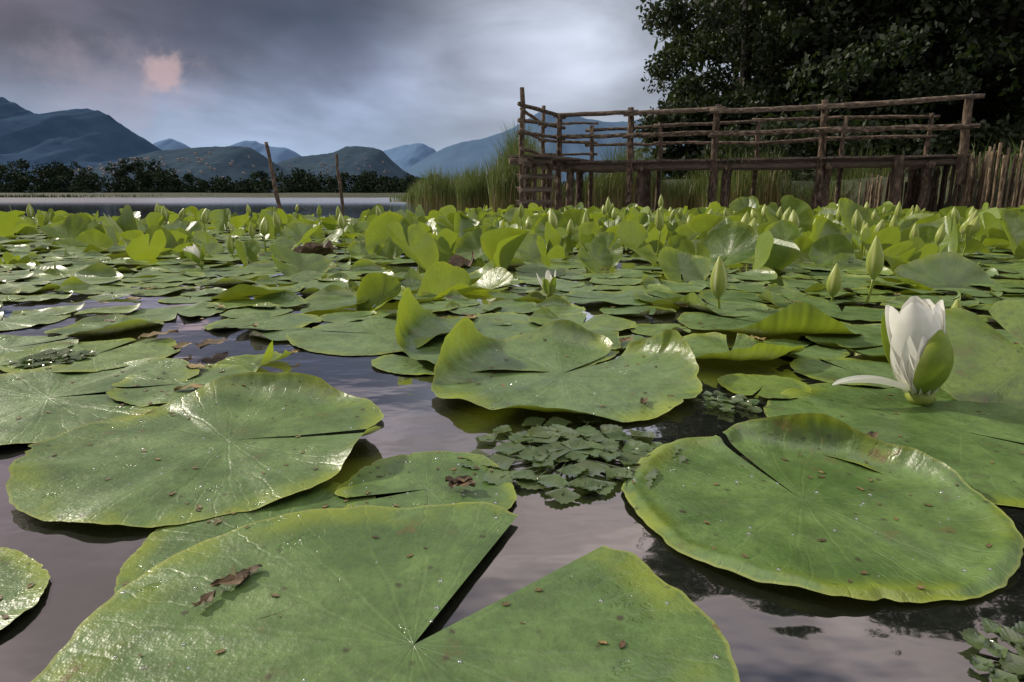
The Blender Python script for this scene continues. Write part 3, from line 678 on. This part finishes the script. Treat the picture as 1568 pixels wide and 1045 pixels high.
# ---------------------------------------------------------------- sky and light
w=bpy.data.worlds.new('World'); scene.world=w; w.use_nodes=True; nt=w.node_tree; nt.nodes.clear(); n=N(nt)
SUN_EL,SUN_AZ=32.,-62.
sky=n.node('ShaderNodeTexSky',sky_type='NISHITA'); sky.sun_disc=False; sky.sun_elevation=D2(SUN_EL); sky.sun_rotation=D2(SUN_AZ)
d=n.node('ShaderNodeTexCoord').outputs['Generated']; sp=n.node('ShaderNodeSeparateXYZ'); nt.links.new(d,sp.inputs[0])
x,y,z=sp.outputs
zz=n.m('ADD',n.m('MAXIMUM',z,0.),.22)
cv=n.node('ShaderNodeCombineXYZ'); nt.links.new(n.m('DIVIDE',x,zz),cv.inputs[0]); nt.links.new(n.m('DIVIDE',y,zz),cv.inputs[1])
c1=n.noise(n.vm('MULTIPLY',cv.outputs[0],(.8,.8,1)),.9,4,.55,.3)
c2=n.noise(n.vm('MULTIPLY',d,(2.4,2.4,6.)),1.2,5,.55,.3)
col=n.ramp(z,[(0.,(.38,.49,.66)),(.06,(.34,.44,.62)),(.12,(.28,.34,.49)),(.18,(.165,.19,.285)),(.24,(.065,.08,.125)),(.29,(.09,.095,.14)),(.34,(.36,.32,.35)),(.50,(.58,.49,.46)),(.565,(.52,.45,.44)),(.635,(.10,.105,.15)),(.72,(.09,.10,.15)),(.81,(1.95,1.92,1.85)),(1.,(2.15,2.1,2.0))])  # overhead stops, out of view, are brightened to light the leaves
rat=n.m('DIVIDE',x,n.m('MAXIMUM',y,.1))
rightm=n.mr(rat,-.28,.14)
leftm=n.mr(rat,-.9,-.3,1.,0.)
col=n.mix(n.m('MULTIPLY',n.m('MULTIPLY',rightm,n.mr(z,.24,.5,1.,.0)),.85),col,(.56,.61,.71))
col=n.mix(n.m('MULTIPLY',n.m('MULTIPLY',leftm,n.mr(z,.08,.22)),.6),col,(.22,.155,.18))
bright=n.mr(c1,.32,.68,.58,1.42)
b2=n.mr(c2,.3,.7,.72,1.3)
bb=n.m('MULTIPLY',bright,b2); amt=n.mr(z,.02,.18,.1,1.)
bb=n.m('ADD',n.m('MULTIPLY',bb,amt),n.m('SUBTRACT',1.,amt))
bc=n.node('ShaderNodeCombineXYZ')
for i in range(3): nt.links.new(bb,bc.inputs[i])
col=n.mix(1.,col,bc.outputs[0],'MULTIPLY')
cn=n.noise(d,20,4,.6)
dist=n.vm('DISTANCE',d,(-.45,.879,.152))
pk=n.mr(n.m('ADD',dist,n.m('MULTIPLY',n.m('SUBTRACT',cn,.5),.12)),.0,.032,1.,0.)
col=n.mix(n.m('MULTIPLY',pk,.62),col,(.70,.47,.44))
dist2=n.vm('DISTANCE',n.vm('MULTIPLY',d,(.8,1,1.8)),(-.40,.86,.25))
pk2=n.mr(n.m('ADD',dist2,n.m('MULTIPLY',n.m('SUBTRACT',cn,.5),.25)),.0,.13,1.,0.)
col=n.mix(n.m('MULTIPLY',pk2,.3),col,(.48,.38,.44))
b1=n.node('ShaderNodeBackground'); nt.links.new(sky.outputs[0],b1.inputs[0]); b1.inputs[1].default_value=.08
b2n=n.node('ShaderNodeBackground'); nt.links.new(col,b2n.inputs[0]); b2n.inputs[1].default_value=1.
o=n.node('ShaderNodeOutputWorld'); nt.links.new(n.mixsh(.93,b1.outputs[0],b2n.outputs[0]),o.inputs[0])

sl=bpy.data.lights.new('sun','SUN'); sl.energy=4.3; sl.angle=D2(3); sl.color=(1,.92,.78)
so=bpy.data.objects.new('sun',sl); scene.collection.objects.link(so)
ds=Vector((math.sin(D2(SUN_AZ))*math.cos(D2(SUN_EL)),math.cos(D2(SUN_AZ))*math.cos(D2(SUN_EL)),math.sin(D2(SUN_EL))))
so.rotation_euler=ds.to_track_quat('Z','Y').to_euler()

cam=bpy.data.cameras.new('camera'); cam.lens=22; cam.sensor_width=36; cam.clip_start=.01; cam.clip_end=60000
co=bpy.data.objects.new('camera',cam); scene.collection.objects.link(co); co.location=(0,0,.3); co.rotation_euler=(D2(90-13),0,0)
scene.camera=co
scene.view_settings.view_transform='Standard'; scene.view_settings.look='None'; scene.view_settings.exposure=0
